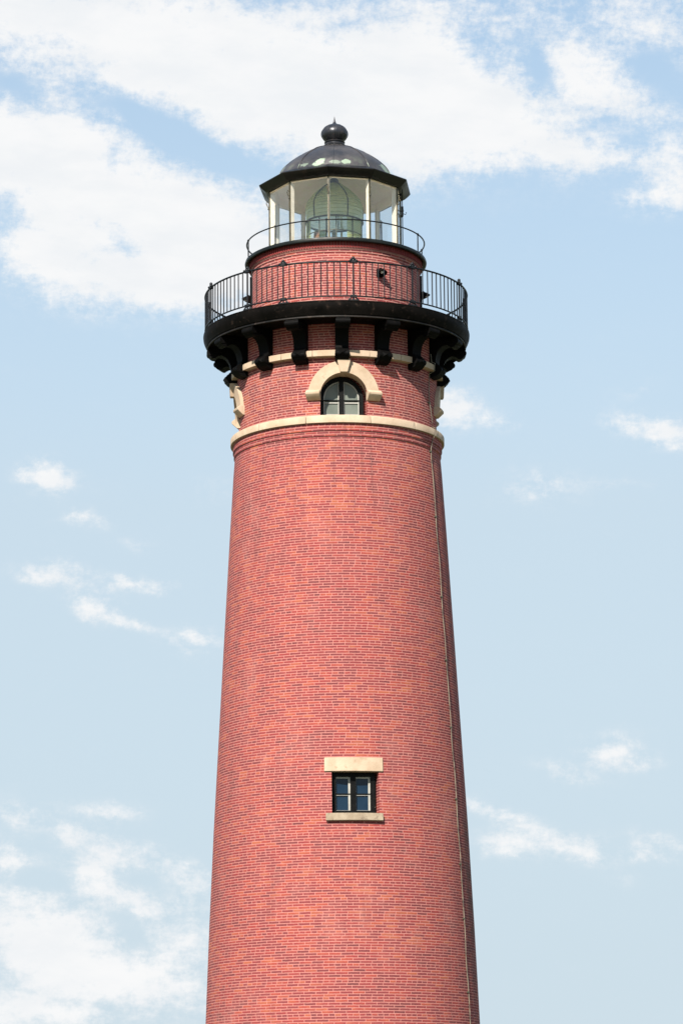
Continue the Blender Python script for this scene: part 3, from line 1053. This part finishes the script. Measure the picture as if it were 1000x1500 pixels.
hk0 = finish('hand_hook', bm, M_BRONZE, LAN, 60)
hw = RL * math.sin(R(18))
rin = RL * math.cos(R(18))
bm = bmesh.new()
box(bm, 0, rin - 0.012, rin - 0.002, -hw + 0.028, hw - 0.028, ZL0 + 0.13, ZL1 - 0.01)
pn0 = finish('window_pane', bm, M_PANE, LAN)
for k in range(10):
    for src, a in ((mu0, V0 + 36 * k), (hk0, V0 + 36 * k), (pn0, V0 + 18 + 36 * k)):
        o = src if k == 0 else src.copy()
        if k:
            col.objects.link(o)
            o.parent = LAN
        o.rotation_euler = (0, 0, R(a))
bm = bmesh.new()
lathe(bm, [(RL + 0.02, ZL1 - 0.05), (RL - 0.10, ZL1 - 0.05), (1.78, 30.30), (1.2, 30.62), (0.5, 30.90), (0.0, 30.98), (0.0, 31.02), (0.5, 30.94), (1.25, 30.66), (RL + 0.02, ZL1 + 0.02)], 10, False, V0)
finish('lantern_ceiling', bm, M_LINING, LAN)
bm = bmesh.new()
lathe(bm, [(0, 28.10), (RL - 0.13, 28.10), (RL - 0.13, 28.135), (0, 28.135)], 10, False, V0)
finish('lantern_floor', bm, M_CREAM, LAN)

# --- roof: ten sided eave, round dome
bm = bmesh.new()
prof = [(1.70, 30.56), (2.235, 30.335), (2.262, 30.318), (2.262, 30.295), (2.20, 30.225), (2.10, 30.135), (2.045, 30.105), (2.0, 30.105), (1.93, 30.135)]
lathe(bm, prof, 10, False, V0)
ROOF_E = finish('roof_eave', bm, M_EAVE, LH)
bm = bmesh.new()
dome = catmull([(1.760, 30.498), (1.700, 30.602), (1.601, 30.769), (1.511, 30.880), (1.342, 31.041), (1.162, 31.182), (0.982, 31.299), (0.842, 31.385), (0.661, 31.465), (0.501, 31.524), (0.331, 31.587), (0.287, 31.639)], 4)
lathe(bm, dome, 120)
ROOF = finish('roof', bm, M_ROOF, LH, 60)
bm = bmesh.new()
pts = [pol(r + 0.006, 0, z + 0.006) for r, z in dome]
tube(bm, pts, 0.014, 6)
se0 = finish('roof_seam', bm, M_ROOF, ROOF, 60)
for k in range(10):
    o = se0 if k == 0 else se0.copy()
    if k:
        col.objects.link(o)
        o.parent = ROOF
    o.rotation_euler = (0, 0, R(V0 + 4 + 36 * k))
bm = bmesh.new()
lathe(bm, [(0.27, 31.60), (0.315, 31.615), (0.325, 31.65), (0.30, 31.685), (0.275, 31.70), (0.275, 31.72), (0.30, 31.735), (0.305, 31.755), (0.28, 31.775), (0.235, 31.785)], 64)
lathe(bm, [(0.235, 31.785)] + catmull([(0.30, 31.83), (0.37, 31.92), (0.392, 32.02), (0.365, 32.12), (0.29, 32.21), (0.19, 32.275), (0.095, 32.315), (0.05, 32.36), (0.025, 32.45), (0.004, 32.56)], 5), 64)
for k in range(16):            # gores of the ventilator ball
    a = k * 22.5
    tube(bm, [pol(r + 0.002, a, z) for r, z in catmull([(0.30, 31.83), (0.37, 31.92), (0.392, 32.02), (0.365, 32.12), (0.29, 32.21), (0.19, 32.275)], 3)], 0.008, 5)
finish('ventilator_ball', bm, M_FINIAL, ROOF, 50)

# --- earth rod beside the lantern
bm = bmesh.new()
AR, RRD = 73.5, 2.03
tube(bm, [pol(RRD, AR, 28.10), pol(RRD, AR, 30.12)], 0.013, 6)
for z in (29.95, 29.45):
    tube(bm, [pol(RRD, AR, z), pol(RL - 0.02, AR - 3, z)], 0.011, 6)
tube(bm, [pol(RRD, AR, 29.30), pol(RRD, AR, 29.60)], 0.030, 8)
tube(bm, [pol(RRD, AR, 29.40), pol(RRD + 0.08, AR + 1.5, 29.36), pol(RRD + 0.1, AR + 2, 29.44)], 0.010, 6)
tube(bm, [pol(2.0, AR, 30.0), pol(1.97, AR - 1.2, 29.86), pol(2.0, AR - 0.5, 29.80)], 0.012, 6)
finish('earth_rod', bm, M_IRON, LH, 60)

# --- conduit up the watch room wall
for a in (-92.0, 93.0):
    bm = bmesh.new()
    tube(bm, [pol(RWR + 0.035, a, 25.92), pol(RWR + 0.035, a, 27.70)], 0.034, 8)
    for z in (26.15, 26.75, 27.4):
        box(bm, a, RWR - 0.01, RWR + 0.05, -0.05, 0.05, z, z + 0.03)
    finish('conduit', bm, M_IRON, LH, 60)

# ------------------------------------------------------------------ Fresnel lens standing in the lantern
LE = empty('fresnel_lens', (-0.03, 0, 28.135))
tag(LE, 'greenish glass beehive lens with metal hoops standing inside the lantern', 'lens')
LZ = 28.135


def lens_obj(name, bm, mat, sm=None, par=LE):
    bmesh.ops.translate(bm, verts=bm.verts, vec=(0, 0, -LZ))
    return finish(name, bm, mat, par, sm)


# stepped prisms of the beehive
outer = catmull([(0.815, 29.30), (0.835, 29.52), (0.838, 29.72), (0.80, 29.88), (0.70, 30.03), (0.58, 30.16), (0.44, 30.29), (0.30, 30.40), (0.20, 30.47)], 2)
prof = []
for i, ((r0, z0), (r1, z1)) in enumerate(zip(outer, outer[1:])):
    prof += [(r0 - 0.028, z0), (r0 + 0.003, z0 + 0.010), (r1 + 0.001, z1 - 0.010)]
bm = bmesh.new()
lathe(bm, prof, 96)
lens_obj('lens_dome', bm, M_LENS, 20)
# clear drum below, prism bands on the outer panels only
bm = bmesh.new()
lathe(bm, [(0.80, 28.45), (0.80, 29.28)], 96)
lens_obj('lens_drum', bm, M_LENS_CLEAR, 60)
for (a0, a1) in ((28, 78), (-100, -62), (100, 150), (196, 226)):
    bm = bmesh.new()
    nb = 15
    for k in range(nb):
        z0 = 28.46 + k * 0.054
        arc_block(bm, [(0.775, z0 + 0.003), (0.795, z0 + 0.003), (0.825, z0 + 0.027), (0.795, z0 + 0.051), (0.775, z0 + 0.051)], a0, a1, 10)
    lens_obj('prism_panel', bm, M_LENS, 20)
bm = bmesh.new()
tube(bm, ring_pts(0.83, 29.285, 96), 0.028, 8, True)
tube(bm, ring_pts(0.815, 28.44, 96), 0.030, 8, True)
tube(bm, ring_pts(0.80, 28.86, 96), 0.016, 8, True)
for k in range(10):
    a = 4 + 36 * k
    tube(bm, [pol(0.815, a, 28.44), pol(0.82, a, 29.29)], 0.017, 6)
for k in range(5):
    a = 28 + 72 * k
    tube(bm, [pol(r + 0.012, a, z) for r, z in outer], 0.017, 6)
lens_obj('lens_frame', bm, M_BRASS, 60)
bm = bmesh.new()
lathe(bm, [(0.20, 30.45), (0.21, 30.48), (0.14, 30.53), (0.13, 30.60), (0.09, 30.64), (0.0, 30.65)], 32)
lens_obj('lens_cap', bm, M_BRASS, 50)
bm = bmesh.new()
lathe(bm, [(0.0, 28.137), (0.62, 28.137), (0.62, 28.22), (0.42, 28.26), (0.42, 28.36), (0.80, 28.41), (0.80, 28.44), (0.0, 28.44)], 48)
lens_obj('lens_pedestal', bm, M_IRON, 40)
bm = bmesh.new()
lathe(bm, [(0.0, 28.44), (0.16, 28.45), (0.16, 28.52), (0.05, 28.55), (0.05, 28.74), (0.10, 28.78), (0.10, 28.83), (0.055, 28.86), (0.075, 28.95), (0.07, 29.05), (0.03, 29.12), (0.0, 29.13)], 24)
for k in range(4):
    tube(bm, [pol(0.05, 90 * k + 20, 28.75), pol(0.20, 90 * k + 20, 28.72), pol(0.22, 90 * k + 20, 28.46)], 0.012, 6)
lens_obj('lens_lamp', bm, M_SASH, 50)
bm = bmesh.new()
arc_block(bm, [(0.60, 28.46), (0.63, 28.46), (0.63, 28.93), (0.60, 28.93)], -72, -46, 6)
lens_obj('reflector_plate', bm, M_COPPER, 40)

# ------------------------------------------------------------------ lamps on the watch room wall
lamp_z = 27.16
WL = empty('wall_lamp', pol(RWR, 30.5, lamp_z))
tag(WL, 'small black hooded lamp on the brick wall behind the front railing', 'wall lamp', 'black lamps on the watch room wall')


def lamp_part(name, bm, mat, sm=40):
    return finish(name, bm, mat, WL, sm)


bm = bmesh.new()
box(bm, 0, -0.01, 0.03, -0.11, 0.11, -0.15, 0.13)
tube(bm, [(0, -0.02, 0.02), (0, -0.07, 0.05), (0, -0.11, 0.045)], 0.03, 8)
lamp_part('wall_plate', bm, M_IRON)
bm = bmesh.new()
prof = [(0.0, 0.125), (0.045, 0.12), (0.055, 0.075), (0.10, 0.03), (0.165, -0.065), (0.178, -0.105), (0.160, -0.105), (0.09, 0.01), (0.04, 0.05)]
lathe(bm, prof, 24)
bmesh.ops.rotate(bm, verts=bm.verts, cent=(0, 0, 0), matrix=Matrix.Rotation(R(-28), 3, 'X'))
bmesh.ops.translate(bm, verts=bm.verts, vec=(0, -0.135, 0.03))
lamp_part('lamp_hood', bm, M_IRON)
bm = bmesh.new()
ball(bm, (-0.02, -0.20, -0.015), 0.052, 1.25)
lamp_part('bulb', bm, M_CREAM)
WL.rotation_euler = (0, 0, R(30.5))
WL.scale = (0.84, 0.84, 0.84)
kids = [o for o in col.objects if o.parent == WL]
for a, z, lab in ((95.0, 27.14, 'black hooded lamp sticking out from the right edge of the watch room wall'),
                  (-94.0, 27.06, 'black hooded lamp sticking out from the left edge of the watch room wall')):
    r = WL.copy()
    col.objects.link(r)
    r.location = pol(RWR + 0.03, a, z)
    r.rotation_euler = (0, 0, R(a))
    r['label'] = lab
    for k in kids:
        q = k.copy()
        col.objects.link(q)
        q.parent = r

# ------------------------------------------------------------------ lightning cable down the shaft
CB = empty('lightning_cable', pol(4.1, 67.6, 0))
tag(CB, 'thin pale lightning cable clipped down the right side of the brick shaft', 'cable')
prof_r = [(0.02, 4.06), (3.0, 3.98), (6.154, 3.796), (8.848, 3.69), (11.518, 3.565), (14.26, 3.414), (16.997, 3.261), (19.867, 3.10), (21.668, 2.99), (22.2, 2.95)]


def shaft_r(z):
    for (z0, r0), (z1, r1) in zip(prof_r, prof_r[1:]):
        if z0 <= z <= z1:
            return r0 + (r1 - r0) * (z - z0) / (z1 - z0)
    return 2.95


pts = [pol(2.95, 65.5, 25.0), pol(2.98, 65.3, 24.75), pol(3.085, 65.0, 24.70), pol(3.085, 64.6, 24.47), pol(2.925, 64.3, 24.40), pol(2.915, 64.2, 24.0), pol(2.915, 64.2, 23.55),
       pol(2.93, 65.0, 23.42), pol(2.96, 65.8, 23.0), pol(2.96, 66.0, 22.86), pol(3.095, 64.4, 22.79), pol(3.095, 63.4, 22.57), pol(3.03, 63.0, 22.45), pol(2.99, 62.4, 22.2)]
z = 21.9
while z > 0.2:
    f = (22 - z) / 22
    a = 62.2 + 2.7 * min(1, f * 1.35) + 0.16 * math.sin(z * 2.1) + 0.12 * math.sin(z * 5.3 + 1)
    pts.append(pol(shaft_r(z) + 0.020 + 0.008 * (1 + math.sin(z * 3.1)), a, z))
    z -= 0.35
inv = -CB.location
bm = bmesh.new()
tube(bm, [p_ + inv for p_ in pts], 0.0115, 6)
finish('wire', bm, M_CABLE, CB, 60)
bm = bmesh.new()
box(bm, 64, -0.03, 0.022, -0.055, 0.055, -0.012, 0.012)
box(bm, 64, 0.0, 0.038, -0.02, 0.02, -0.024, 0.024)
cl0 = finish('clip', bm, M_BRASS, CB)
zs = [23.55, 22.1, 20.2, 17.9, 16.1, 14.2, 12.2, 10.4, 8.9, 6.9, 4.9, 2.9]
for i, z in enumerate(zs):
    o = cl0 if i == 0 else cl0.copy()
    if i:
        col.objects.link(o)
        o.parent = CB
    f = (22 - z) / 22
    a = 64.2 if z > 22.5 else 62.2 + 2.7 * min(1, max(f, 0) * 1.35)
    rr = 2.89 if z > 22.5 else shaft_r(z)
    o.location = pol(rr + 0.012, a, z) + inv
